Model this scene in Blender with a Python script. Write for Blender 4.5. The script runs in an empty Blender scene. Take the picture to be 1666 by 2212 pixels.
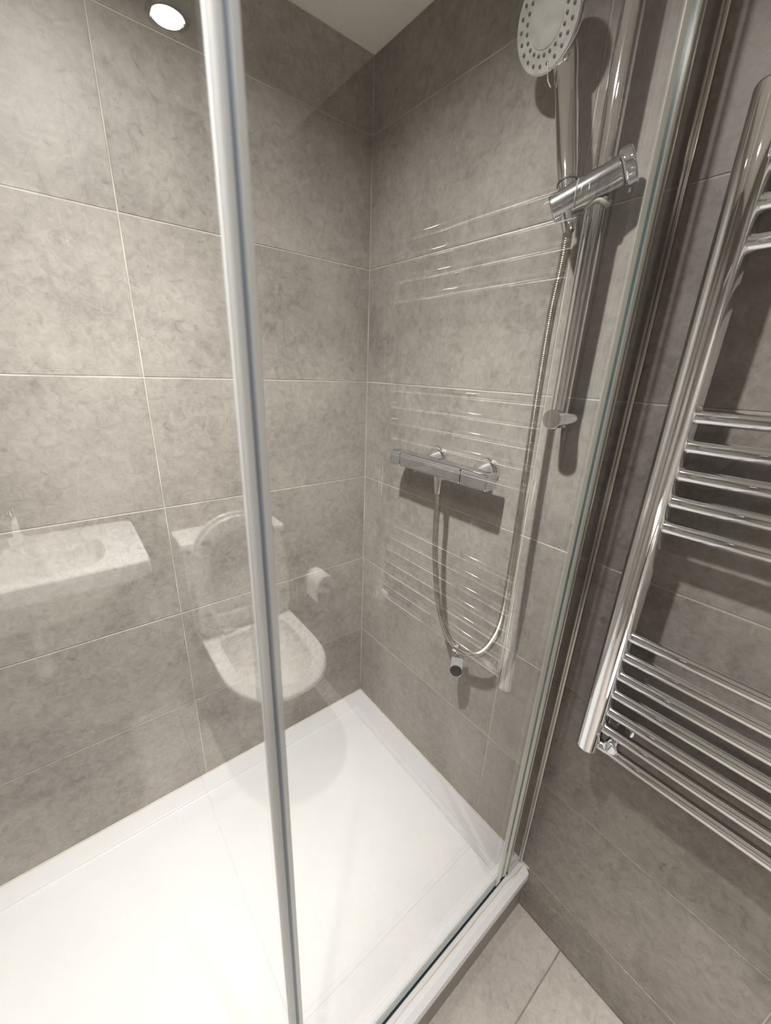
import bpy, bmesh, math, random
from mathutils import Vector, Matrix

random.seed(4)
S = bpy.context.scene
C = S.collection
PI = math.pi

# ------------------------------------------------------------------ camera
cam_data = bpy.data.cameras.new('camera')
cam = bpy.data.objects.new('camera', cam_data)
C.objects.link(cam)
S.camera = cam
yaw, pitch, roll = 0.882809895, -0.343965868, 0.0417278761
F = Vector((math.cos(pitch) * math.cos(yaw), math.cos(pitch) * math.sin(yaw), math.sin(pitch)))
r0 = Vector((math.sin(yaw), -math.cos(yaw), 0))
u0 = r0.cross(F)
R = math.cos(roll) * r0 + math.sin(roll) * u0
U = -math.sin(roll) * r0 + math.cos(roll) * u0
M = Matrix((R, U, -F)).transposed().to_4x4()
M.translation = Vector((-0.755, -1.034, 1.389))
cam.matrix_world = M
cam_data.sensor_fit = 'HORIZONTAL'
cam_data.sensor_width = 36
cam_data.lens = 18.387
cam_data.clip_start = 0.01
cam_data.dof.use_dof = True
cam_data.dof.focus_distance = 1.0
cam_data.dof.aperture_fstop = 6.5

# ------------------------------------------------------------------ world, exposure
w = bpy.data.worlds.new('world')
S.world = w
w.use_nodes = True
w.node_tree.nodes['Background'].inputs[0].default_value = (0.5, 0.48, 0.45, 1)
w.node_tree.nodes['Background'].inputs[1].default_value = 0.2
S.view_settings.view_transform = 'Standard'
S.view_settings.look = 'None'
S.view_settings.gamma = 1
S.view_settings.use_curve_mapping = False
S.view_settings.exposure = 1.95
S.cycles.use_denoising = True
S.cycles.max_bounces = 8
S.cycles.diffuse_bounces = 4
S.cycles.glossy_bounces = 4
S.cycles.use_adaptive_sampling = True
S.cycles.adaptive_threshold = 0.03
S.cycles.transparent_max_bounces = 16
S.cycles.caustics_reflective = False
S.cycles.sample_clamp_indirect = 6

# downlights: (x, y, spill power, spill angle, beam power, beam angle, label)
T = 0.155                      # height of the tray top above the floor
HC = 1.957 + T                 # ceiling height
XL, YF = -1.70, -2.05          # left wall and wall behind the camera
YG = -0.749                    # middle of the shower glass
DOWNLIGHTS = [
    (-0.70, -0.58, 4.2, 158, 2.5, 104, 'ceiling downlight above the shower tray, behind the glass'),
    (-0.41, -1.72, 0.45, 140, 2.6, 75, 'ceiling downlight in front of the toilet, mirrored bright in the glass'),
    (-1.25, -1.35, 0.6, 140, 2.1, 75, 'ceiling downlight over the bathroom floor beside the basin'),
]

# ------------------------------------------------------------------ materials
def mat(name, color=(0.8, 0.8, 0.8), rough=0.5, metal=0.0, spec=0.5, coat=0.0):
    m = bpy.data.materials.new(name)
    m.use_nodes = True
    b = m.node_tree.nodes['Principled BSDF']
    b.inputs['Base Color'].default_value = (*color, 1)
    b.inputs['Roughness'].default_value = rough
    b.inputs['Metallic'].default_value = metal
    b.inputs['Specular IOR Level'].default_value = spec
    if coat:
        b.inputs['Coat Weight'].default_value = coat
        b.inputs['Coat Roughness'].default_value = 0.05
    return m

def nd(m, typ, **kw):
    n = m.node_tree.nodes.new(typ)
    for k, v in kw.items():
        if k.startswith('_'):
            setattr(n, k[1:], v)
        else:
            n.inputs[k.replace('__', ' ')].default_value = v
    return n

def lk(m, a, b):
    m.node_tree.links.new(a, b)

def tile_material(name, dark, mid, light, rough=0.48):
    m = mat(name, mid, rough, spec=0.35)
    b = m.node_tree.nodes['Principled BSDF']
    geo = nd(m, 'ShaderNodeNewGeometry')
    info = nd(m, 'ShaderNodeObjectInfo')
    sh = nd(m, 'ShaderNodeVectorMath', _operation='SCALE')
    sh.inputs[0].default_value = (37.0, 21.0, 53.0)
    lk(m, info.outputs['Random'], sh.inputs['Scale'])
    add = nd(m, 'ShaderNodeVectorMath', _operation='ADD')
    lk(m, geo.outputs['Position'], add.inputs[0]); lk(m, sh.outputs[0], add.inputs[1])
    big = nd(m, 'ShaderNodeTexNoise', Scale=5.5, Detail=4.0, Roughness=0.66)
    fine = nd(m, 'ShaderNodeTexNoise', Scale=52.0, Detail=3.0, Roughness=0.75, Distortion=0.8)
    vein = nd(m, 'ShaderNodeTexNoise', Scale=20.0, Detail=5.0, Roughness=0.72, Distortion=2.2)
    for n in (big, fine, vein):
        lk(m, add.outputs[0], n.inputs['Vector'])
    mix = nd(m, 'ShaderNodeMath', _operation='MULTIPLY_ADD')
    mix.inputs[1].default_value = 0.5
    half = nd(m, 'ShaderNodeMath', _operation='MULTIPLY'); half.inputs[1].default_value = 0.5
    lk(m, fine.outputs['Fac'], half.inputs[0])
    lk(m, big.outputs['Fac'], mix.inputs[0]); lk(m, half.outputs[0], mix.inputs[2])
    ramp = nd(m, 'ShaderNodeValToRGB')
    e = ramp.color_ramp.elements
    e[0].position, e[0].color = 0.33, (*dark, 1)
    e[1].position, e[1].color = 0.66, (*light, 1)
    k = e.new(0.5); k.color = (*mid, 1)
    lk(m, mix.outputs[0], ramp.inputs[0])
    # scattered darker flecks of the cement-look glaze
    fl = nd(m, 'ShaderNodeMapRange'); fl.inputs['From Min'].default_value = 0.60; fl.inputs['From Max'].default_value = 0.72
    fl.inputs['To Min'].default_value = 0.0; fl.inputs['To Max'].default_value = 0.60
    lk(m, vein.outputs['Fac'], fl.inputs['Value'])
    mc = nd(m, 'ShaderNodeMix', _data_type='RGBA', _blend_type='MIX')
    lk(m, fl.outputs[0], mc.inputs['Factor']); lk(m, ramp.outputs[0], mc.inputs['A'])
    mc.inputs['B'].default_value = (dark[0] * 0.62, dark[1] * 0.64, dark[2] * 0.64, 1)
    lk(m, mc.outputs['Result'], b.inputs['Base Color'])
    rr = nd(m, 'ShaderNodeMapRange'); rr.inputs['To Min'].default_value = rough - 0.08; rr.inputs['To Max'].default_value = rough + 0.08
    lk(m, fine.outputs['Fac'], rr.inputs['Value']); lk(m, rr.outputs[0], b.inputs['Roughness'])
    return m

def noisy(name, c1, c2, scale, rough, spec=0.5, bump=0.0, metal=0.0):
    m = mat(name, c1, rough, metal, spec)
    b = m.node_tree.nodes['Principled BSDF']
    tc = nd(m, 'ShaderNodeTexCoord')
    n = nd(m, 'ShaderNodeTexNoise', Scale=scale, Detail=1.0)
    lk(m, tc.outputs['Object'], n.inputs['Vector'])
    r = nd(m, 'ShaderNodeValToRGB')
    r.color_ramp.elements[0].position, r.color_ramp.elements[0].color = 0.35, (*c1, 1)
    r.color_ramp.elements[1].position, r.color_ramp.elements[1].color = 0.65, (*c2, 1)
    lk(m, n.outputs['Fac'], r.inputs[0]); lk(m, r.outputs[0], b.inputs['Base Color'])
    if bump:
        bp = nd(m, 'ShaderNodeBump', Strength=bump, Distance=0.002)
        lk(m, n.outputs['Fac'], bp.inputs['Height']); lk(m, bp.outputs[0], b.inputs['Normal'])
    return m

def glass_material(name, tint, k=1.0):
    """Thin clear pane: straight transmission plus mirror reflection by Schlick's Fresnel law."""
    m = bpy.data.materials.new(name); m.use_nodes = True
    nt = m.node_tree; nt.nodes.clear()
    out = nt.nodes.new('ShaderNodeOutputMaterial')
    tr = nt.nodes.new('ShaderNodeBsdfTransparent'); tr.inputs[0].default_value = (*tint, 1)
    gl = nt.nodes.new('ShaderNodeBsdfGlossy'); gl.inputs['Roughness'].default_value = 0.0
    gl.inputs['Color'].default_value = (1, 1, 1, 1)
    lw = nt.nodes.new('ShaderNodeLayerWeight'); lw.inputs['Blend'].default_value = 0.5
    pw = nt.nodes.new('ShaderNodeMath'); pw.operation = 'POWER'; pw.inputs[1].default_value = 4.2
    ma = nt.nodes.new('ShaderNodeMath'); ma.operation = 'MULTIPLY_ADD'
    ma.inputs[1].default_value = 0.94; ma.inputs[2].default_value = 0.07 * k
    mx = nt.nodes.new('ShaderNodeMixShader')
    nt.links.new(lw.outputs['Facing'], pw.inputs[0]); nt.links.new(pw.outputs[0], ma.inputs[0])
    nt.links.new(ma.outputs[0], mx.inputs[0]); nt.links.new(tr.outputs[0], mx.inputs[1])
    nt.links.new(gl.outputs[0], mx.inputs[2]); nt.links.new(mx.outputs[0], out.inputs[0])
    return m

def clear_plastic(name, color, amount, rough=0.2):
    m = mat(name, color, rough)
    nt = m.node_tree
    b = nt.nodes['Principled BSDF']; out = nt.nodes['Material Output']
    tr = nt.nodes.new('ShaderNodeBsdfTransparent'); tr.inputs[0].default_value = (0.95, 0.96, 0.95, 1)
    mx = nt.nodes.new('ShaderNodeMixShader'); mx.inputs[0].default_value = amount
    tl = nt.nodes.new('ShaderNodeBsdfTranslucent'); tl.inputs[0].default_value = (*color, 1)
    m2 = nt.nodes.new('ShaderNodeMixShader'); m2.inputs[0].default_value = 0.5
    nt.links.new(tl.outputs[0], m2.inputs[1]); nt.links.new(b.outputs[0], m2.inputs[2])
    nt.links.new(tr.outputs[0], mx.inputs[1]); nt.links.new(m2.outputs[0], mx.inputs[2])
    nt.links.new(mx.outputs[0], out.inputs[0])
    return m

M_TILE = tile_material('cement_look_tile', (0.208, 0.188, 0.169), (0.314, 0.287, 0.259), (0.400, 0.366, 0.334))
M_FLOOR = tile_material('cement_look_floor_tile', (0.26, 0.232, 0.205), (0.345, 0.310, 0.276), (0.41, 0.37, 0.332), 0.55)
M_GROUT = noisy('beige_grout', (0.42, 0.39, 0.345), (0.60, 0.57, 0.51), 9, 0.9, 0.2)
M_FGROUT = noisy('grey_floor_grout', (0.17, 0.155, 0.135), (0.22, 0.20, 0.18), 30, 0.9, 0.2)
M_CEIL = noisy('white_ceiling_paint', (0.80, 0.77, 0.71), (0.83, 0.80, 0.74), 60, 0.85, 0.2, 0.05)
M_TRAY = noisy('white_acrylic', (0.67, 0.67, 0.67), (0.69, 0.69, 0.69), 3, 0.22, 0.5)
M_PLINTH_SHADED = tile_material('shaded_plinth_tile', (0.17, 0.155, 0.135), (0.22, 0.20, 0.175), (0.27, 0.245, 0.215))  # wall tile colour darkened, shadow below the tray put into the colour
M_SIL = noisy('aged_silicone', (0.58, 0.50, 0.40), (0.66, 0.60, 0.52), 25, 0.5)
M_RUST = noisy('brown_stained_silicone', (0.56, 0.45, 0.34), (0.72, 0.67, 0.60), 14, 0.6)
M_CHROME = noisy('polished_chrome', (0.80, 0.815, 0.83), (0.84, 0.85, 0.86), 8, 0.04, 0.5, 0, 1.0)
M_PROFILE = noisy('bright_aluminium_profile', (0.54, 0.53, 0.51), (0.58, 0.57, 0.55), 8, 0.14, 0.5, 0, 1.0)
M_MIXER = noisy('mixer_chrome', (0.60, 0.635, 0.665), (0.64, 0.67, 0.70), 8, 0.07, 0.5, 0, 1.0)
M_SATIN = noisy('satin_chrome', (0.52, 0.53, 0.54), (0.58, 0.59, 0.60), 8, 0.14, 0.5, 0, 1.0)
M_GLASS = glass_material('clear_safety_glass', (0.968, 0.973, 0.966))
M_GEDGE = noisy('green_glass_edge', (0.05, 0.10, 0.098), (0.08, 0.135, 0.132), 12, 0.15, 0.6)
M_SEAL = clear_plastic('clear_plastic_seal', (0.94, 0.94, 0.89), 0.72)
M_SEALB = clear_plastic('blue_grey_plastic_seal', (0.42, 0.46, 0.54), 0.62)
M_SEALG = clear_plastic('grey_plastic_seal', (0.93, 0.93, 0.93), 0.66)
M_BLACK = noisy('matte_black', (0.008, 0.008, 0.008), (0.014, 0.014, 0.014), 20, 0.6, 0.25)
M_DARK = noisy('dark_grey_rubber', (0.05, 0.055, 0.055), (0.08, 0.085, 0.08), 20, 0.5)
M_CERAMIC = noisy('white_ceramic', (0.86, 0.84, 0.80), (0.88, 0.86, 0.82), 4, 0.12, 0.5)
M_SEAT = noisy('white_seat_plastic', (0.60, 0.585, 0.555), (0.63, 0.615, 0.585), 4, 0.25, 0.5)
M_FACE = noisy('pale_grey_spray_plate', (0.36, 0.355, 0.33), (0.43, 0.425, 0.395), 60, 0.35)
M_PAPER = noisy('white_paper', (0.80, 0.78, 0.75), (0.85, 0.83, 0.80), 60, 0.95, 0.1)
M_FILM = noisy('white_drip', (0.75, 0.73, 0.68), (0.82, 0.80, 0.75), 30, 0.4)
M_HOSE = noisy('hose_steel', (0.52, 0.50, 0.46), (0.62, 0.60, 0.55), 60, 0.22, 0.5, 0, 1.0)
M_WHITE = noisy('white_painted_board', (0.80, 0.78, 0.74), (0.84, 0.82, 0.78), 20, 0.35)
M_IVORY = noisy('ivory_plastic', (0.62, 0.58, 0.48), (0.68, 0.64, 0.54), 20, 0.4)
M_LENS = mat('downlight_lens', (0.9, 0.9, 0.9), 0.4)
_b = M_LENS.node_tree.nodes['Principled BSDF']
_b.inputs['Emission Color'].default_value = (1.0, 0.96, 0.90, 1)
_b.inputs['Emission Strength'].default_value = 6.0

# ------------------------------------------------------------------ mesh helpers
class MB:
    def __init__(self):
        self.v, self.f, self.s, self.mi = [], [], [], []
    def add(self, vs, fs, smooth=False, mi=0):
        o = len(self.v)
        self.v += [tuple(p) for p in vs]
        for f in fs:
            self.f.append(tuple(i + o for i in f)); self.s.append(smooth); self.mi.append(mi)
        return self
    def box(self, x0, x1, y0, y1, z0, z1, ch=0.0, mi=0):
        if ch <= 0:
            vs = [(x0, y0, z0), (x1, y0, z0), (x1, y1, z0), (x0, y1, z0), (x0, y0, z1), (x1, y0, z1), (x1, y1, z1), (x0, y1, z1)]
            return self.add(vs, [(0, 3, 2, 1), (4, 5, 6, 7), (0, 1, 5, 4), (1, 2, 6, 5), (2, 3, 7, 6), (3, 0, 4, 7)], False, mi)
        bm = bmesh.new()
        bmesh.ops.create_cube(bm, size=1)
        for v in bm.verts:
            v.co = Vector(((x0 + x1) / 2 + v.co.x * (x1 - x0), (y0 + y1) / 2 + v.co.y * (y1 - y0), (z0 + z1) / 2 + v.co.z * (z1 - z0)))
        bmesh.ops.bevel(bm, geom=bm.edges[:], offset=ch, segments=3, profile=0.5, affect='EDGES')
        bm.verts.index_update()
        self.add([v.co[:] for v in bm.verts], [tuple(v.index for v in f.verts) for f in bm.faces], True, mi)
        bm.free()
        return self
    def loft(self, loops, cap0=True, cap1=True, smooth=True, closed=False, mi=0):
        n = len(loops[0]); o = []
        vs = [p for l in loops for p in l]
        fs = []
        m = len(loops)
        for i in range(m if closed else m - 1):
            a, b = i * n, ((i + 1) % m) * n
            for j in range(n):
                k = (j + 1) % n
                fs.append((a + j, a + k, b + k, b + j))
        if not closed:
            if cap0: fs.append(tuple(reversed(range(n))))
            if cap1: fs.append(tuple(range((m - 1) * n, m * n)))
        return self.add(vs, fs, smooth, mi)
    def tube(self, pts, rad, seg=16, cap=True, smooth=True, mi=0, sq=1.0):
        pts = [Vector(p) for p in pts]
        if not hasattr(rad, '__len__'): rad = [rad] * len(pts)
        t0 = (pts[1] - pts[0]).normalized()
        ref = Vector((0, 0, 1)) if abs(t0.z) < 0.9 else Vector((1, 0, 0))
        nrm = (ref - t0 * ref.dot(t0)).normalized()
        loops = []
        for i, p in enumerate(pts):
            a = pts[max(i - 1, 0)]; b = pts[min(i + 1, len(pts) - 1)]
            t = (b - a).normalized() if (b - a).length > 1e-9 else t0
            nrm = (nrm - t * nrm.dot(t)).normalized()
            bi = t.cross(nrm)
            loops.append([p + (nrm * math.cos(2 * PI * k / seg) + bi * math.sin(2 * PI * k / seg) * sq) * rad[i] for k in range(seg)])
        return self.loft(loops, cap, cap, smooth, False, mi)
    def cyl(self, a, b, r, seg=24, ch=0.0, mi=0):
        a, b = Vector(a), Vector(b)
        if ch <= 0:
            return self.tube([a, b], [r, r], seg, True, True, mi)
        d = (b - a).normalized()
        P, Rr = [], []
        for t in (0, 0.35, 0.7, 1):
            P.append(a + d * ch * (1 - math.cos(t * PI / 2))); Rr.append(r - ch + ch * math.sin(t * PI / 2))
        for t in (1, 0.7, 0.35, 0):
            P.append(b - d * ch * (1 - math.cos(t * PI / 2))); Rr.append(r - ch + ch * math.sin(t * PI / 2))
        return self.tube(P, Rr, seg, True, True, mi)
    def mesh(self, name, mats):
        me = bpy.data.meshes.new(name)
        me.from_pydata(self.v, [], self.f)
        for m in (mats if isinstance(mats, (list, tuple)) else [mats]):
            me.materials.append(m)
        for p, s, i in zip(me.polygons, self.s, self.mi):
            p.use_smooth = s; p.material_index = i
        me.update()
        bm = bmesh.new(); bm.from_mesh(me)
        bmesh.ops.recalc_face_normals(bm, faces=bm.faces[:])
        bm.to_mesh(me); bm.free()
        try:
            me.set_sharp_from_angle(angle=math.radians(42))
        except Exception:
            pass
        return me
    def build(self, name, mats, parent=None, loc=None):
        o = link(name, self.mesh(name, mats), parent, loc)
        if any(self.s):
            md = o.modifiers.new('weighted_normals', 'WEIGHTED_NORMAL')
            md.keep_sharp = True; md.weight = 80
        return o

def link(name, me, parent=None, loc=None):
    o = bpy.data.objects.new(name, me)
    C.objects.link(o)
    if parent is not None:
        o.parent = parent
        base = parent.matrix_local.translation if parent.parent is None else parent.parent.matrix_local.translation + parent.matrix_local.translation
        o.location = (Vector(loc) if loc is not None else Vector((0, 0, 0))) - Vector(base)
    elif loc is not None:
        o.location = loc
    return o

def thing(name, label, cat, loc=(0, 0, 0), group=None):
    o = bpy.data.objects.new(name, None)
    C.objects.link(o)
    o.location = loc
    o.empty_display_size = 0.05
    bpy.context.view_layer.update()
    return tag(o, label, cat, group)

def tag(o, label, cat, group=None):
    o['label'] = label; o['category'] = cat
    if group: o['group'] = group
    return o

def struct(o, label=None):
    o['kind'] = 'structure'
    if label: o['label'] = label
    return o

def smooth_path(pts, n):
    """Catmull-Rom through pts, n samples per span."""
    P = [Vector(p) for p in pts]
    P = [P[0] * 2 - P[1]] + P + [P[-1] * 2 - P[-2]]
    out = []
    for i in range(1, len(P) - 2):
        a, b, c, d = P[i - 1:i + 3]
        for k in range(n):
            t = k / n
            out.append(0.5 * ((2 * b) + (c - a) * t + (2 * a - 5 * b + 4 * c - d) * t * t + (3 * b - a - 3 * c + d) * t ** 3))
    out.append(P[-2])
    return out

def resample(pts, step):
    out = [pts[0]]; acc = 0.0
    for a, b in zip(pts, pts[1:]):
        L = (b - a).length
        if L < 1e-9: continue
        s = step - acc
        while s <= L:
            out.append(a + (b - a) * (s / L)); s += step
        acc = (acc + L) % step
    return out

# ------------------------------------------------------------------ room shell with separate tiles
GAP = 0.0025
tile_cache = {}
def tile_mesh(axis, sgn, w_, h_, m):
    key = (axis, sgn, round(w_, 4), round(h_, 4), m.name)
    if key in tile_cache: return tile_cache[key]
    a, b, t, c = w_ / 2 - GAP / 2, h_ / 2 - GAP / 2, 0.006, 0.0009
    loc = []
    for (x, y, z) in [(-a, -b, -t), (a, -b, -t), (a, b, -t), (-a, b, -t),
                      (-a, -b, -c), (a, -b, -c), (a, b, -c), (-a, b, -c),
                      (-a + c, -b + c, 0), (a - c, -b + c, 0), (a - c, b - c, 0), (-a + c, b - c, 0)]:
        if axis == 'y': loc.append((x, z * sgn, y))
        elif axis == 'x': loc.append((z * sgn, x, y))
        else: loc.append((x, y, z * sgn))
    fs = [(8, 9, 10, 11)]
    for j in range(4):
        k = (j + 1) % 4
        fs += [(j, k, 4 + k, 4 + j), (4 + j, 4 + k, 8 + k, 8 + j)]
    mb = MB(); mb.add(loc, fs)
    me = mb.mesh('tile', m)
    tile_cache[key] = me
    return me

def cuts(lo, hi, origin, step):
    e = [lo]
    k = math.ceil((lo - origin) / step + 1e-6)
    while origin + k * step < hi - 0.004:
        if origin + k * step > lo + 0.004: e.append(origin + k * step)
        k += 1
    e.append(hi)
    return list(zip(e, e[1:]))

def tiles(parent, axis, sgn, pos, ulo, uhi, uo, us, vlo, vhi, vo, vs, m):
    for (u0_, u1_) in cuts(ulo, uhi, uo, us):
        for (v0_, v1_) in cuts(vlo, vhi, vo, vs):
            me = tile_mesh(axis, sgn, u1_ - u0_, v1_ - v0_, m)
            uc, vc = (u0_ + u1_) / 2, (v0_ + v1_) / 2
            jit = random.uniform(-0.00035, 0.00025)
            p = {'y': (uc, pos + sgn * jit, vc), 'x': (pos + sgn * jit, uc, vc), 'z': (uc, vc, pos + sgn * jit * 0.5)}[axis]
            link('tile', me, parent, p)

G = 0.0011      # depth of the recessed joints
wall_back = struct(MB().box(XL - 0.1, 0.1, G, 0.1, 0, HC).build('wall_back', M_GROUT), 'grey cement-look tiled wall behind the shower tray')
tiles(wall_back, 'y', -1, 0, XL, 0, 0, 0.6, 0, HC, T, 0.3, M_TILE)
wall_right = struct(MB().box(G, 0.1, YF - 0.1, G, 0, HC).build('wall_right', M_GROUT), 'grey tiled wall carrying the shower mixer and the towel rail')
tiles(wall_right, 'x', -1, 0, YF, 0, 0, 0.6, 0, HC, T, 0.3, M_TILE)
wall_front = struct(MB().box(XL - 0.1, G, YF - 0.1, YF - G, 0, HC).build('wall_front', M_GROUT), 'grey tiled wall behind toilet and basin')
tiles(wall_front, 'y', 1, YF, XL, 0, 0, 0.6, 0, HC, T, 0.3, M_TILE)
wall_left = struct(MB().box(XL - 0.1, XL - G, YF - G, G, 0, HC).build('wall_left', M_GROUT), 'grey tiled wall at the far end of the shower tray')
tiles(wall_left, 'x', 1, XL, YF, 0, 0, 0.6, 0, HC, T, 0.3, M_TILE)
floor = struct(MB().box(XL - 0.1, 0.1, YF - 0.1, 0.1, -0.1, -G).build('floor', M_FGROUT), 'pale grey tiled bathroom floor')
tiles(floor, 'z', 1, 0, XL, 0, 0, 0.6, YF, 0, -0.9, 0.6, M_FLOOR)
ceiling = struct(MB().box(XL - 0.1, 0.1, YF - 0.1, 0.1, HC, HC + 0.1).build('ceiling', M_CEIL), 'plain white ceiling')

# ------------------------------------------------------------------ downlights
def downlight(x, y, p_spill, a_spill, p_beam, a_beam, label):
    t = thing('ceiling_downlight', label, 'downlight', (x, y, HC), 'ceiling downlights')
    ring = MB()
    n = 40
    prof = [(0.045, 0.0), (0.045, -0.003), (0.041, -0.006), (0.034, -0.005), (0.031, 0.0)]
    ring.loft([[(r * math.cos(2 * PI * k / n), r * math.sin(2 * PI * k / n), z) for k in range(n)] for r, z in prof], False, False)
    ring.build('bezel', M_SATIN, t, (x, y, HC))
    MB().cyl((0, 0, -0.0005), (0, 0, -0.0025), 0.031, 32).build('lens', M_LENS, t, (x, y, HC))
    # a reflector lamp: wide soft spill plus the stronger downward beam
    for k, (power, cone) in enumerate(((p_spill, a_spill), (p_beam, a_beam))):
        ld = bpy.data.lights.new('downlight_lamp', 'AREA')
        ld.shape = 'DISK'; ld.size = 0.052
        ld.energy = power; ld.color = (1.0, 0.978, 0.952)
        ld.spread = math.radians(cone)
        lo = bpy.data.objects.new('lamp', ld); C.objects.link(lo)
        lo.parent = t; lo.location = (0, 0, -0.0045 - 0.0005 * k)
    return t
for d in DOWNLIGHTS:
    downlight(*d)

# ------------------------------------------------------------------ shower tray and plinth
YT = -0.785
def rrect(x0, x1, y0, y1, r, z, n=5):
    out = []
    for cx, cy, a0 in ((x1 - r, y1 - r, 0), (x0 + r, y1 - r, PI / 2), (x0 + r, y0 + r, PI), (x1 - r, y0 + r, 1.5 * PI)):
        for k in range(n + 1):
            a = a0 + k / n * PI / 2
            out.append((cx + r * math.cos(a), cy + r * math.sin(a), z))
    return out
X0, X1, Y0, Y1 = XL + 0.001, -0.001, YT, -0.001
def front(d, r, z): return rrect(X0, X1, Y0 + d, Y1, r, z)
def ins(d, r, z): return rrect(X0 + d, X1 - d, Y0 + d, Y1 - d, r, z)
tray = thing('shower_tray', 'wide glossy white rectangular shower tray with a raised rim, set on a grey plinth', 'shower tray', (-0.85, YT / 2, T - 0.042))
mb = MB()
IN = 0.059
mb.loft([front(0.003, 0.002, T - 0.042), front(0.0, 0.002, T - 0.040), front(0.0, 0.002, T - 0.017), front(0.0015, 0.002, T - 0.0145), front(0.0105, 0.002, T - 0.0015), front(0.013, 0.002, T),
         ins(IN - 0.003, 0.012, T), ins(IN - 0.0008, 0.012, T - 0.001), ins(IN + 0.0012, 0.011, T - 0.0056), ins(IN + 0.004, 0.010, T - 0.007), ins(IN + 0.03, 0.008, T - 0.0074),
         ins(0.37, 0.01, T - 0.0085)], True, True)
mb.build('tray_body', M_TRAY, tray, (0, 0, 0))
dr = MB().cyl((-1.30, -0.39, T - 0.0090), (-1.30, -0.39, T - 0.003), 0.045, 40, 0.003)
drain = dr.build('drain_cover', M_CHROME, tray, (0, 0, 0)); drain['label'] = 'round chrome waste cover'
tb = MB().box(XL + 0.001, -0.0015, -0.778, -0.74, 0.0, T - 0.042)
struct(tb.build('trim_1', M_PLINTH_SHADED), 'grey tiled plinth under the shower tray')

def bead(p, q, r, m, name, label):
    o = MB().tube([p, q], [r, r], 8).build(name, m)
    return struct(o, label)
bead((XL + 0.004, -0.0015, T + 0.0003), (-0.004, -0.0015, T + 0.0003), 0.0024, M_SIL, 'trim_2', 'thin silicone bead between tray and back wall')
bead((-0.0015, -0.004, T + 0.0003), (-0.0015, YT + 0.004, T + 0.0003), 0.0024, M_SIL, 'trim_3', 'thin silicone bead between tray and right wall')

# stained silicone line along the outside of the glass
pts = []
for k in range(60):
    x = XL + 0.03 + (-0.012 - XL - 0.03) * k / 59
    pts.append((x, -0.7635 + 0.0006 * math.sin(k * 1.7) - (0.004 if k > 57 else 0), T + 0.0002))
tag(MB().tube(pts, [0.0014 + 0.0004 * math.sin(k * 2.3) for k in range(60)], 8).build('silicone_line', M_RUST), 'brown stained silicone line along the tray rim outside the glass', 'silicone')

# ------------------------------------------------------------------ shower screen
ZB, ZTOP = T + 0.012, T + 1.86
XJ = -0.6490            # joint between the two panes
XE = -0.079             # free edge next to the wall profile
def pane(parent, x0, x1):
    mb = MB()
    y0, y1 = YG - 0.003, YG + 0.003
    vs = [(x0, y0, ZB), (x1, y0, ZB), (x1, y1, ZB), (x0, y1, ZB), (x0, y0, ZTOP), (x1, y0, ZTOP), (x1, y1, ZTOP), (x0, y1, ZTOP)]
    mb.add(vs, [(0, 1, 5, 4), (2, 3, 7, 6)], False, 0)
    mb.add(vs, [(0, 3, 2, 1), (4, 5, 6, 7), (1, 2, 6, 5), (3, 0, 4, 7)], False, 1)
    return mb.build('glass_pane', [M_GLASS, M_GEDGE], parent, (0, 0, 0))

panel = thing('glass_shower_panel', 'clear glass shower panel between the chrome wall channel and the upright seal', 'glass panel', ((XJ + XE) / 2, YG, T))
pane(panel, XJ + 0.0022, XE)
sl = MB()
sl.box(XE - 0.031, XE - 0.0145, YG - 0.0048, YG - 0.0032, ZB, ZTOP)
sl.box(XE + 0.0008, XE + 0.0125, YG - 0.0045, YG - 0.0025, ZB, ZTOP)
o = sl.build('edge_seal', M_SEAL, panel, (0, 0, 0)); o['label'] = 'pale clear plastic seal along the upright glass edge'
sl = MB(); sl.box(XJ + 0.003, XE + 0.005, YG + 0.0032, YG + 0.007, T + 0.003, T + 0.024)
o = sl.build('bottom_seal', M_SEAL, panel, (0, 0, 0)); o['label'] = 'pale clear plastic drip seal along the bottom of the glass'
sl = MB(); sl.box(XJ + 0.003, XE + 0.010, YG - 0.0045, YG + 0.002, T + 0.0005, T + 0.0085)
o = sl.build('bottom_strip', M_BLACK, panel, (0, 0, 0)); o['label'] = 'thin black strip under the glass'  # black strip along the gap below the pane
js = MB(); js.box(XJ - 0.0012, XJ + 0.0016, YG - 0.0075, YG + 0.0045, T + 0.012, ZTOP, 0.0006)
o = js.build('upright_seal', M_SEALB, panel, (0, 0, 0)); o['label'] = 'dark blue-grey magnetic strip'
js = MB(); js.box(XJ + 0.0024, XJ + 0.0080, YG - 0.0072, YG - 0.0034, T + 0.012, ZTOP, 0.0008)
js.box(XJ + 0.0024, XJ + 0.0070, YG + 0.0032, YG + 0.0045, T + 0.012, ZTOP)
js.build('upright_seal', M_SEALG, panel, (0, 0, 0))

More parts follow.
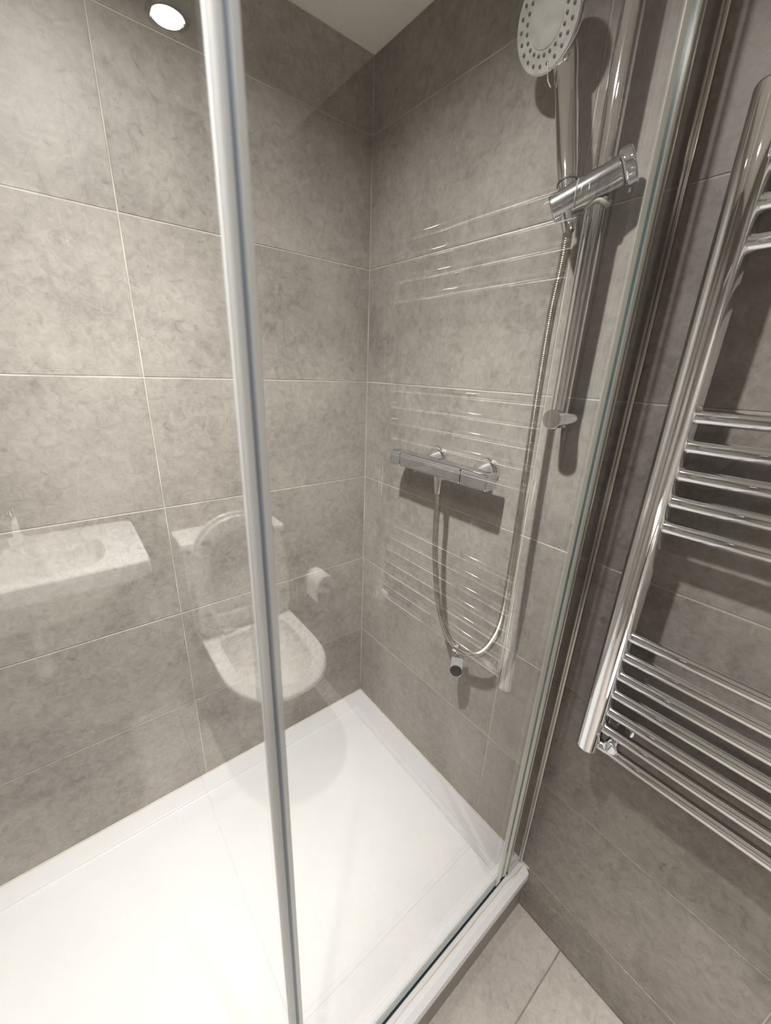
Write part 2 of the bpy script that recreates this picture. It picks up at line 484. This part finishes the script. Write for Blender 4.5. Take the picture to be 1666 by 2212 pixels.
door = thing('glass_shower_door', 'clear glass shower door left of the upright seal', 'glass door', ((XL + XJ) / 2, YG, T))
pane(door, XL + 0.03, XJ - 0.0035)
js = MB(); js.box(XJ - 0.0100, XJ - 0.0018, YG - 0.0072, YG - 0.0034, T + 0.012, ZTOP, 0.0008)
js.box(XJ - 0.009, XJ - 0.0018, YG + 0.0032, YG + 0.0045, T + 0.012, ZTOP)
js.build('upright_seal', M_SEALG, door, (0, 0, 0))
sl = MB(); sl.box(XL + 0.03, XJ - 0.0035, YG + 0.0032, YG + 0.007, T + 0.003, T + 0.024)
sl.build('bottom_seal', M_SEAL, door, (0, 0, 0))
sl = MB(); sl.box(XL + 0.03, XJ - 0.0035, YG - 0.0045, YG + 0.002, T + 0.0005, T + 0.0085)
sl.build('bottom_strip', M_BLACK, door, (0, 0, 0))

prof = thing('wall_channel', 'tall chrome wall channel holding the glass beside the towel rail', 'wall channel', (-0.03, -0.75, T))
mb = MB(); mb.box(-0.064, -0.0005, -0.757, -0.739, T + 0.001, ZTOP + 0.002, 0.001)
mb.build('channel_body', M_PROFILE, prof, (0, 0, 0))
mb = MB(); mb.box(-0.0075, -0.0005, -0.7625, -0.7565, T + 0.001, ZTOP + 0.002, 0.002)
mb.build('cover_strip', M_PROFILE, prof, (0, 0, 0))
prof2 = thing('wall_channel', 'chrome wall channel at the hinge side of the glass door', 'wall channel', (XL + 0.03, -0.75, T))
mb = MB(); mb.box(XL + 0.0005, XL + 0.035, -0.759, -0.739, T + 0.001, ZTOP + 0.002, 0.001)
mb.build('channel_body', M_PROFILE, prof2, (0, 0, 0))

# ------------------------------------------------------------------ bar mixer
mix = thing('shower_mixer', 'chrome thermostatic bar mixer on the tiled wall inside the shower', 'shower mixer', (0, -0.38, 1.165))
XM, ZM = -0.062, 1.172
def section(y, h, k=0.72, n=7):
    """rounded square section across the bar"""
    out = []
    rr = h * k * 0.5
    for cx, cz, a0 in ((h - rr, h - rr, 0), (-h + rr, h - rr, PI / 2), (-h + rr, -h + rr, PI), (h - rr, -h + rr, 1.5 * PI)):
        for j in range(n + 1):
            a = a0 + j / n * PI / 2
            out.append((XM + cx + rr * math.cos(a), y, ZM + cz + rr * math.sin(a)))
    return out
def barpiece(name, ya, yb, h, m):
    c = 0.003 * (1 if yb > ya else -1)
    mb = MB()
    mb.loft([section(ya, h - 0.0025), section(ya + c * 0.4, h - 0.0008), section(ya + c, h), section(yb - c, h), section(yb - c * 0.4, h - 0.0008), section(yb, h - 0.0025)])
    return mb.build(name, m, mix, (0, 0, 0))
barpiece('mixer_body', -0.263, -0.470, 0.0195, M_MIXER)
barpiece('control_handle', -0.222, -0.2615, 0.0195, M_MIXER)
barpiece('control_handle', -0.4715, -0.545, 0.0195, M_MIXER)
for y in (-0.327, -0.487):
    mb = MB()
    mb.tube([(-0.0, y, ZM + 0.008), (-0.006, y, ZM + 0.008), (-0.010, y, ZM + 0.008), (-0.012, y, ZM + 0.008)], [0.031, 0.031, 0.029, 0.024], 32)
    mb.tube([(-0.011, y, ZM + 0.008), (-0.03, y, ZM + 0.006), (-0.046, y, ZM + 0.002)], [0.0235, 0.0225, 0.018], 32)
    mb.build('wall_flange', M_CHROME, mix, (0, 0, 0))
mb = MB()
mb.tube([(XM, -0.391, ZM - 0.018), (XM, -0.391, ZM - 0.027)], [0.0125, 0.0125], 24)
mb.build('hose_outlet', M_CHROME, mix, (0, 0, 0))

# ------------------------------------------------------------------ hose
hose_pts = [(-0.062, -0.391, 1.118), (-0.062, -0.3935, 1.085), (-0.064, -0.3977, 1.0063), (-0.065, -0.4087, 0.9189), (-0.065, -0.4305, 0.8187), (-0.062, -0.4614, 0.7483),
            (-0.058, -0.4998, 0.7147), (-0.058, -0.5412, 0.7203), (-0.06, -0.5793, 0.7509), (-0.064, -0.6087, 0.8093), (-0.066, -0.6232, 0.878),
            (-0.066, -0.626, 0.9959), (-0.065, -0.6244, 1.1168), (-0.064, -0.6214, 1.2629), (-0.063, -0.6195, 1.3769), (-0.063, -0.6200, 1.4913),
            (-0.065, -0.6265, 1.5665), (-0.0715, -0.6300, 1.612)]
hose = thing('shower_hose', 'ribbed metal shower hose hanging in a loop from mixer to hand shower', 'hose', (-0.06, -0.5, 0.72))
hp = resample(smooth_path(hose_pts, 24), 0.0008)
hr = [0.0078 if (i // 2) % 2 else 0.0066 for i in range(len(hp))]
MB().tube(hp, hr, 14).build('hose_tube', M_HOSE, hose, (0, 0, 0))
MB().tube([(-0.062, -0.391, 1.146), (-0.062, -0.391, 1.139), (-0.062, -0.391, 1.136), (-0.062, -0.3914, 1.108)], [0.0115, 0.0115, 0.0112, 0.0082], 24).build('hose_nut', M_CHROME, hose, (0, 0, 0))

# ------------------------------------------------------------------ riser rail with slider
riser = thing('riser_rail', 'upright chrome shower riser rail with sliding hand shower holder', 'riser rail', (-0.055, -0.656, 1.32))
YR, XR = -0.658, -0.048
MB().cyl((XR, YR, 1.305), (XR, YR, 1.985), 0.0152, 32).build('rail_tube', M_CHROME, riser, (0, 0, 0))
for z in (1.319, 1.972):
    mb = MB().cyl((0, YR, z), (-0.074, YR - 0.002, z), 0.0172, 36, 0.0012)
    mb.build('wall_bracket', M_CHROME, riser, (0, 0, 0))
A = Vector((-0.078, -0.617, 1.6465)); B = Vector((-0.050, -0.688, 1.678))
ax = (B - A).normalized()
slider = MB().cyl(A - ax * 0.016, B, 0.0205, 36, 0.003)
slider = slider.build('slider', M_SATIN, riser, (0, 0, 0))
MB().cyl(B + ax * 0.0005, B + ax * 0.017, 0.0255, 40, 0.004).build('clamp_knob', M_CHROME, slider, (0, 0, 0))
rp = [A + ax * 0.022 + (Vector((0, 0, 1)) * math.cos(t) + Vector((-0.93, -0.37, 0)) * math.sin(t)) * 0.0208 for t in [k / 24 * 2 * PI for k in range(25)]]
MB().tube(rp, 0.0011, 8).build('seam_ring', M_FACE, slider, (0, 0, 0))

for zz, a0, a1 in ((1.642, 150, 262), (1.647, 285, 360)):
    bp_ = [(XR + 0.0178 * math.cos(math.radians(a0 + (a1 - a0) * k / 14)), YR + 0.0178 * math.sin(math.radians(a0 + (a1 - a0) * k / 14)), zz - 0.003 * math.cos(k / 14 * PI * 2)) for k in range(15)]
    MB().tube(bp_, 0.0036, 10).build('bushing', M_IVORY, slider, (0, 0, 0))['label'] = 'ivory plastic bushing under the slider'

# ------------------------------------------------------------------ hand shower
hs = thing('hand_shower', 'chrome hand shower with a round pale spray plate resting in the holder', 'hand shower', (-0.075, -0.62, 1.63))
Hc = Vector((-0.084, -0.5490, 1.890))                 # centre of the spray face
nrm = Vector((-0.955, 0.13, -0.27)).normalized()
hb = Vector((-0.076, -0.628, 1.628))
axh = (Hc - hb).normalized()
up = (axh - nrm * axh.dot(nrm)).normalized()
sd = nrm.cross(up)
def disc_loop(off, r, n=48):
    return [Hc + nrm * off + (up * math.cos(2 * PI * k / n) + sd * math.sin(2 * PI * k / n)) * r for k in range(n)]
head = MB()
head.loft([disc_loop(-0.030, 0.018), disc_loop(-0.028, 0.030), disc_loop(-0.021, 0.047), disc_loop(-0.011, 0.0560), disc_loop(-0.004, 0.0585), disc_loop(0.0, 0.0582), disc_loop(0.001, 0.057)])
head = head.build('shower_head', M_CHROME, hs, (0, 0, 0))
face = MB(); face.loft([disc_loop(0.0005, 0.0570), disc_loop(0.0018, 0.0565), disc_loop(0.0022, 0.055), disc_loop(0.0022, 0.0310), disc_loop(0.0032, 0.0300), disc_loop(0.0034, 0.010)])
face.build('spray_plate', M_FACE, head, (0, 0, 0))
nz = MB().tube([Vector((0, 0, 0)), nrm * 0.0012, nrm * 0.0018], [0.0025, 0.0023, 0.0013], 10).mesh('nozzle', M_DARK)
for ring, cnt, ph in ((0.0475, 22, 0.0), (0.0365, 22, 0.14)):
    for k in range(cnt):
        a = 2 * PI * k / cnt + ph
        link('nozzle', nz, head, Hc + nrm * 0.002 + (up * math.cos(a) + sd * math.sin(a)) * ring)
# handle: from the cone in the holder up into the back of the head
ha = hb + axh * 0.0
neck = Hc - nrm * 0.021 - up * 0.058
hpts = smooth_path([hb, hb.lerp(neck, 0.33), hb.lerp(neck, 0.66), neck, neck + up * 0.024 + nrm * 0.001], 8)
hrad = []
for i in range(len(hpts)):
    t = i / (len(hpts) - 1)
    hrad.append(0.0098 + 0.0042 * min(1, t * 4) + 0.0035 * min(1, t / 0.7) + 0.0035 * max(0, (t - 0.62) / 0.38))
handle = MB().tube(hpts, hrad, 24).build('handle', M_CHROME, hs, (0, 0, 0))
dh = (neck - hb).normalized(); cb = hb + dh * 0.050
MB().tube([cb, cb + dh * 0.0022], [0.0151, 0.0151], 24).build('handle_ring', M_DARK, handle, (0, 0, 0))
MB().tube([hb - axh * 0.022, hb - axh * 0.008, hb + axh * 0.004], [0.0085, 0.0105, 0.0105], 20).build('hose_nut', M_CHROME, hs, (0, 0, 0))
fp = Hc - up * 0.046 + sd * 0.012 + nrm * 0.003
fo = MB().tube(smooth_path([fp, fp - up * 0.010 + nrm * 0.003, fp - up * 0.020 + nrm * 0.002 + sd * 0.004, fp - up * 0.031 + nrm * 0.001 + sd * 0.003], 5),
               0.0012, 8, sq=0.5).build('peeling_strip', M_FILM, hs, (0, 0, 0))
fo['label'] = 'thin white strip hanging off the spray plate'

# ------------------------------------------------------------------ clip on the hose loop
clip = thing('hose_clip', 'small chrome clip with a black round pad hanging on the hose loop', 'hose clip', (-0.058, -0.505, 0.64))
cd = Vector((-0.80, -0.60, 0.05)).normalized()       # direction the pad faces
cs = Vector((-cd.y, cd.x, 0)).normalized()
cu = cd.cross(cs); cu = cu if cu.z > 0 else -cu
cc = Vector((-0.056, -0.5075, 0.664))
def cb_loop(off, hw, hh, rt, n=6):
    out = []
    for cx, cy, a0 in ((hw - rt, hh - rt, 0), (-hw + rt, hh - rt, PI / 2), (-hw + rt * 1.8, -hh + rt * 1.8, PI), (hw - rt * 1.8, -hh + rt * 1.8, 1.5 * PI)):
        rr = rt if a0 < 3 else rt * 1.8
        for j in range(n + 1):
            a = a0 + j / n * PI / 2
            out.append(cc + cd * off + cs * (cx + rr * math.cos(a)) + cu * (cy + rr * math.sin(a)))
    return out
body = MB(); body.loft([cb_loop(-0.018, 0.0150, 0.029, 0.005), cb_loop(-0.016, 0.0160, 0.030, 0.0055), cb_loop(0.010, 0.0160, 0.030, 0.0055), cb_loop(0.012, 0.0150, 0.029, 0.005)])
body.build('clip_body', M_MIXER, clip, (0, 0, 0))
pd = cc + cd * 0.0118 - cu * 0.012
MB().tube([pd, pd + cd * 0.003, pd + cd * 0.0042], [0.0155, 0.0150, 0.0125], 28).build('pad', M_BLACK, clip, (0, 0, 0))
jw = MB()
hc2 = Vector((-0.0583, -0.503, 0.7140))
ht = Vector((0.0, -0.97, -0.10)).normalized()
e1 = Vector((1, 0, 0)); e2 = ht.cross(e1).normalized()
arc = [hc2 + (e1 * math.cos(a) + e2 * math.sin(a)) * 0.0098 for a in [math.radians(-60 + 300 * k / 20) for k in range(21)]]
jw.tube(arc, 0.0020, 8, sq=3.2)
jw.tube([cc + cu * 0.022, cc + cu * 0.034, hc2 - Vector((0, 0, 0.009))], [0.006, 0.005, 0.0045], 12)
jw.build('jaw', M_CHROME, clip, (0, 0, 0))

# ------------------------------------------------------------------ towel rail
rail = thing('towel_rail', 'chrome ladder towel rail on the tiled wall outside the glass', 'towel rail', (-0.055, -1.08, T + 0.54))
YP1, YP2, XP = -0.848, -1.318, -0.056
def dsec(y, z, k=1.0):
    out = []
    hw, dp = 0.0215 * k, 0.032 * k
    n = 20
    for j in range(n + 1):                       # bowed front
        a = -PI / 2 + PI * j / n
        out.append((XP + 0.008 - dp * 0.95 * math.cos(a) ** 0.8 if math.cos(a) > 1e-6 else XP + 0.008, y + hw * math.sin(a), z))
    out += [(XP + 0.013, y + hw * 0.94, z), (XP + 0.015, y + hw * 0.8, z), (XP + 0.015, y - hw * 0.8, z), (XP + 0.013, y - hw * 0.94, z)]
    return out
zb, zt = T + 0.548, T + 1.560
for y in (YP1, YP2):
    mb = MB()
    mb.loft([dsec(y, zb, 0.86), dsec(y, zb + 0.002, 0.95), dsec(y, zb + 0.006, 1.0), dsec(y, zt - 0.006, 1.0), dsec(y, zt - 0.002, 0.95), dsec(y, zt, 0.86)])
    mb.build('post', M_CHROME, rail, (0, 0, 0))
bar = MB()
L = (YP1 - YP2) - 0.030
ys = [-L / 2, -L / 2 + 0.004, -L / 2 + 0.0045, L / 2 - 0.0045, L / 2 - 0.004, L / 2]
bar.tube([(0, y, 0) for y in ys], [0.0112, 0.0112, 0.0106, 0.0106, 0.0112, 0.0112], 28)
bar_me = bar.mesh('bar', M_CHROME)
S_ = 0.0415
zs = [1.523 - S_ * k for k in range(4)] + [1.190 - S_ * k for k in range(5)] + [0.820 - S_ * k for k in range(7)]
for z in zs:
    link('bar', bar_me, rail, (XP, (YP1 + YP2) / 2, z + T))
for y in (YP1 - 0.040, YP2 + 0.040):
    for z in (0.592, 1.502):
        mb = MB().cyl((0, y, z + T), (XP - 0.020, y, z + T), 0.0125, 28, 0.003)
        mb.tube([(0, y, z + T), (-0.006, y, z + T)], [0.017, 0.016], 28)
        mb.build('wall_bracket', M_CHROME, rail, (0, 0, 0))

# ------------------------------------------------------------------ toilet (seen mirrored in the glass)
XT = -0.315
wc = thing('toilet', 'white ceramic toilet with raised seat, mirrored in the shower glass', 'toilet', (XT, -1.75, 0))
def dshape(hw, yb, yf, z, nose=1.3, rc=0.03):
    ym = yf - min(hw * nose, (yf - yb) * 0.8)
    out = []
    n = 32
    for k in range(n + 1):
        a = PI * k / n
        cxx = math.copysign(abs(math.cos(a)) ** 0.9, math.cos(a)); syy = math.sin(a) ** 0.9 if math.sin(a) > 1e-9 else 0
        out.append((XT + hw * cxx, ym + (yf - ym) * syy, z))
    for k in range(1, 4): out.append((XT - hw, ym + (yb + rc - ym) * k / 4, z))
    for k in range(5):
        a = PI + k / 4 * PI / 2
        out.append((XT - hw + rc + rc * math.cos(a), yb + rc + rc * math.sin(a), z))
    for k in range(1, 4): out.append((XT - (hw - rc) + 2 * (hw - rc) * k / 4, yb, z))
    for k in range(5):
        a = 1.5 * PI + k / 4 * PI / 2
        out.append((XT + hw - rc + rc * math.cos(a), yb + rc + rc * math.sin(a), z))
    for k in range(1, 4): out.append((XT + hw, yb + rc + (ym - yb - rc) * k / 4, z))
    return out
pan = MB()
pan.loft([dshape(0.115, -2.03, -1.60, 0.0), dshape(0.112, -2.03, -1.61, 0.03), dshape(0.115, -2.03, -1.57, 0.16), dshape(0.145, -2.03, -1.48, 0.27), dshape(0.170, -2.03, -1.42, 0.35),
          dshape(0.180, -2.03, -1.398, 0.385), dshape(0.181, -2.03, -1.396, 0.395), dshape(0.178, -2.03, -1.400, 0.4005), dshape(0.174, -2.03, -1.404, 0.402),
          dshape(0.136, -1.815, -1.448, 0.402), dshape(0.131, -1.81, -1.453, 0.399), dshape(0.128, -1.808, -1.456, 0.39), dshape(0.131, -1.805, -1.453, 0.375), dshape(0.120, -1.79, -1.47, 0.31),
          dshape(0.085, -1.77, -1.53, 0.235), dshape(0.05, -1.75, -1.62, 0.20, rc=0.015)])
pan.build('pan', M_CERAMIC, wc, (0, 0, 0))
ci = MB(); ci.box(XT - 0.188, XT + 0.188, -2.049, -1.905, 0.402, 0.745, 0.018)
ci.build('cistern', M_CERAMIC, wc, (0, 0, 0))
cl = MB(); cl.box(XT - 0.198, XT + 0.198, -2.0495, -1.893, 0.746, 0.782, 0.010)
lid = cl.build('cistern_lid', M_CERAMIC, wc, (0, 0, 0))
MB().cyl((XT, -1.975, 0.781), (XT, -1.975, 0.787), 0.022, 28, 0.002).build('flush_button', M_CHROME, lid, (0, 0, 0))
tilt = math.radians(4.0)
HY, HZ = -1.848, 0.418
def stand(p, off):
    """map a flat D outline (local forward from the hinge) to the raised position"""
    x, y, z = p
    f = y - HY            # distance from hinge
    vy = Vector((0, -math.sin(tilt), math.cos(tilt))); vn = Vector((0, math.cos(tilt), math.sin(tilt)))
    return Vector((x, HY, HZ)) + vy * f + vn * off
def raised(hw, yb, yf, off, rc=0.03, nose=1.3):
    return [stand(p, off) for p in dshape(hw, yb, yf, 0, nose, rc)]
seat = MB()
seat.loft([raised(0.178, HY, -1.404, 0.0), raised(0.181, HY, -1.401, 0.004), raised(0.181, HY, -1.401, 0.012), raised(0.176, HY, -1.406, 0.017),
           raised(0.128, HY + 0.055, -1.452, 0.019), raised(0.118, HY + 0.065, -1.462, 0.014), raised(0.118, HY + 0.065, -1.462, 0.004), raised(0.122, HY + 0.06, -1.458, 0.0)], closed=True)
st = seat.build('seat', M_SEAT, wc, (0, 0, 0))
for sx, f in ((-0.150, 0.09), (0.150, 0.09), (-0.12, 0.37), (0.12, 0.37)):
    c0 = stand((XT + sx, HY + f, 0), 0.016); c1 = stand((XT + sx, HY + f, 0), 0.024)
    MB().tube([c0, c1], [0.010, 0.008], 14, sq=1.7).build('bumper', M_DARK, st, (0, 0, 0))
ld_ = MB()
ld_.loft([raised(0.172, HY, -1.405, -0.030), raised(0.183, HY, -1.394, -0.026), raised(0.184, HY, -1.393, -0.016), raised(0.180, HY, -1.397, -0.012)])
ld_.build('seat_lid', M_SEAT, wc, (0, 0, 0))
for sx in (-0.085, 0.085):
    mb = MB(); mb.box(XT + sx - 0.045, XT + sx + 0.045, HY - 0.014, HY + 0.016, 0.401, 0.432, 0.007)
    mb.box(XT + sx - 0.02, XT + sx + 0.02, HY - 0.010, HY + 0.030, 0.4015, 0.422, 0.006)
    mb.build('hinge', M_SEAT, wc, (0, 0, 0))

# toilet roll on the right wall
rh = thing('toilet_roll_holder', 'chrome toilet roll holder on the wall beside the toilet', 'roll holder', (-0.03, -1.69, 0.60))
mb = MB(); mb.cyl((0, -1.625, 0.600), (-0.010, -1.625, 0.600), 0.024, 28, 0.002)
mb.tube(smooth_path([(-0.008, -1.625, 0.600), (-0.055, -1.625, 0.600), (-0.064, -1.635, 0.600), (-0.064, -1.78, 0.600)], 6), 0.006, 14)
mb.build('arm', M_CHROME, rh, (0, 0, 0))
pr = MB(); n = 36
def ring(y, r): return [(-0.064 + r * math.cos(2 * PI * k / n), y, 0.588 + r * math.sin(2 * PI * k / n)) for k in range(n)]
pr.loft([ring(-1.655, 0.018), ring(-1.655, 0.038), ring(-1.745, 0.038), ring(-1.745, 0.018)], closed=True)
roll_t = thing('toilet_roll', 'white toilet paper roll on the holder beside the toilet', 'toilet roll', (-0.064, -1.705, 0.588))
pr.build('paper', M_PAPER, roll_t, (0, 0, 0))
sh = MB(); sh.box(-0.1025, -0.1018, -1.744, -1.656, 0.52, 0.588)
sh.build('loose_sheet', M_PAPER, roll_t, (0, 0, 0))

# ------------------------------------------------------------------ basin
XB0, XB1, YB0, YB1, ZBZ = -1.235, -0.628, YF + 0.001, -1.660, 0.855
basin = thing('wash_basin', 'white ceramic wall-hung wash basin mirrored in the glass left of the toilet', 'basin', ((XB0 + XB1) / 2, -1.85, 0.70))
def sup(cx, cy, a, b, e, z, n=64):
    out = []
    for k in range(n):
        t = 2 * PI * k / n
        c_, s_ = math.cos(t), math.sin(t)
        out.append((cx + a * math.copysign(abs(c_) ** (2 / e), c_), cy + b * math.copysign(abs(s_) ** (2 / e), s_), z))
    return out
bx, by = (XB0 + XB1) / 2, (YB0 + YB1) / 2
ba, bb = (XB1 - XB0) / 2, (YB1 - YB0) / 2
mb = MB()
mb.loft([sup(bx, by + 0.01, 0.14, 0.10, 3, ZBZ - 0.165), sup(bx, by, 0.20, 0.15, 3, ZBZ - 0.14), sup(bx, by, ba * 0.9, bb * 0.92, 6, ZBZ - 0.065), sup(bx, by, ba - 0.003, bb - 0.001, 16, ZBZ - 0.05),
         sup(bx, by, ba, bb, 20, ZBZ - 0.045), sup(bx, by, ba, bb, 20, ZBZ - 0.006), sup(bx, by, ba - 0.004, bb - 0.002, 18, ZBZ),
         sup(bx - 0.01, by + 0.025, 0.215, 0.140, 3.2, ZBZ - 0.001), sup(bx - 0.01, by + 0.025, 0.205, 0.132, 3.2, ZBZ - 0.012),
         sup(bx - 0.01, by + 0.025, 0.18, 0.115, 3, ZBZ - 0.08), sup(bx - 0.01, by + 0.02, 0.12, 0.08, 2.6, ZBZ - 0.12), sup(bx - 0.01, by + 0.02, 0.03, 0.03, 2, ZBZ - 0.13)])
mb.build('bowl', M_CERAMIC, basin, (0, 0, 0))
MB().cyl((bx - 0.01, by + 0.02, ZBZ - 0.131), (bx - 0.01, by + 0.02, ZBZ - 0.124), 0.03, 28, 0.002).build('plug', M_CHROME, basin, (0, 0, 0))
mb = MB(); mb.cyl((bx, by, ZBZ - 0.17), (bx, by, ZBZ - 0.30), 0.016, 20); mb.cyl((bx, by, ZBZ - 0.30), (bx, by, ZBZ - 0.38), 0.034, 28, 0.005)
mb.tube(smooth_path([(bx, by, ZBZ - 0.33), (bx, by - 0.08, ZBZ - 0.33), (bx, YF, ZBZ - 0.33)], 6), 0.014, 16)
mb.build('bottle_trap', M_CHROME, basin, (0, 0, 0))
tap = thing('basin_tap', 'chrome mixer tap standing on the back of the basin', 'tap', (bx, YF + 0.06, ZBZ))
mb = MB(); mb.cyl((bx, YF + 0.06, ZBZ - 0.001), (bx, YF + 0.06, ZBZ + 0.12), 0.022, 28, 0.003)
mb.tube(smooth_path([(bx, YF + 0.07, ZBZ + 0.085), (bx, YF + 0.13, ZBZ + 0.095), (bx, YF + 0.175, ZBZ + 0.085), (bx, YF + 0.185, ZBZ + 0.065)], 6), 0.013, 18)
tb_ = mb.build('tap_body', M_CHROME, tap, (0, 0, 0))
mb = MB(); mb.box(bx - 0.012, bx + 0.012, YF + 0.05, YF + 0.15, ZBZ + 0.121, ZBZ + 0.131, 0.003)
mb.build('lever', M_CHROME, tap, (0, 0, 0))

# ------------------------------------------------------------------ shelf and hooks on the wall behind the camera
shf = MB(); shf.box(-1.22, -0.700, YF + 0.0002, YF + 0.11, T + 1.615, T + 1.628, 0.001)
tag(shf.build('wall_shelf', M_WHITE), 'white wall shelf whose front edge is mirrored as a bright line in the glass', 'shelf')
def hook(x, z, label):
    t = thing('robe_hook', label, 'hook', (x, YF, z), 'chrome hooks below the wall shelf')
    MB().cyl((x, YF, z), (x, YF + 0.008, z), 0.020, 28, 0.002).build('rose', M_CHROME, t, (0, 0, 0))
    MB().tube(smooth_path([(x, YF + 0.006, z), (x, YF + 0.03, z - 0.004), (x, YF + 0.045, z + 0.006), (x, YF + 0.048, z + 0.020)], 6), 0.006, 14).build('peg', M_CHROME, t, (0, 0, 0))
hook(-0.655, T + 1.535, 'small chrome robe hook right of the wall shelf end')
hook(-0.82, T + 1.44, 'small chrome robe hook underneath the wall shelf')
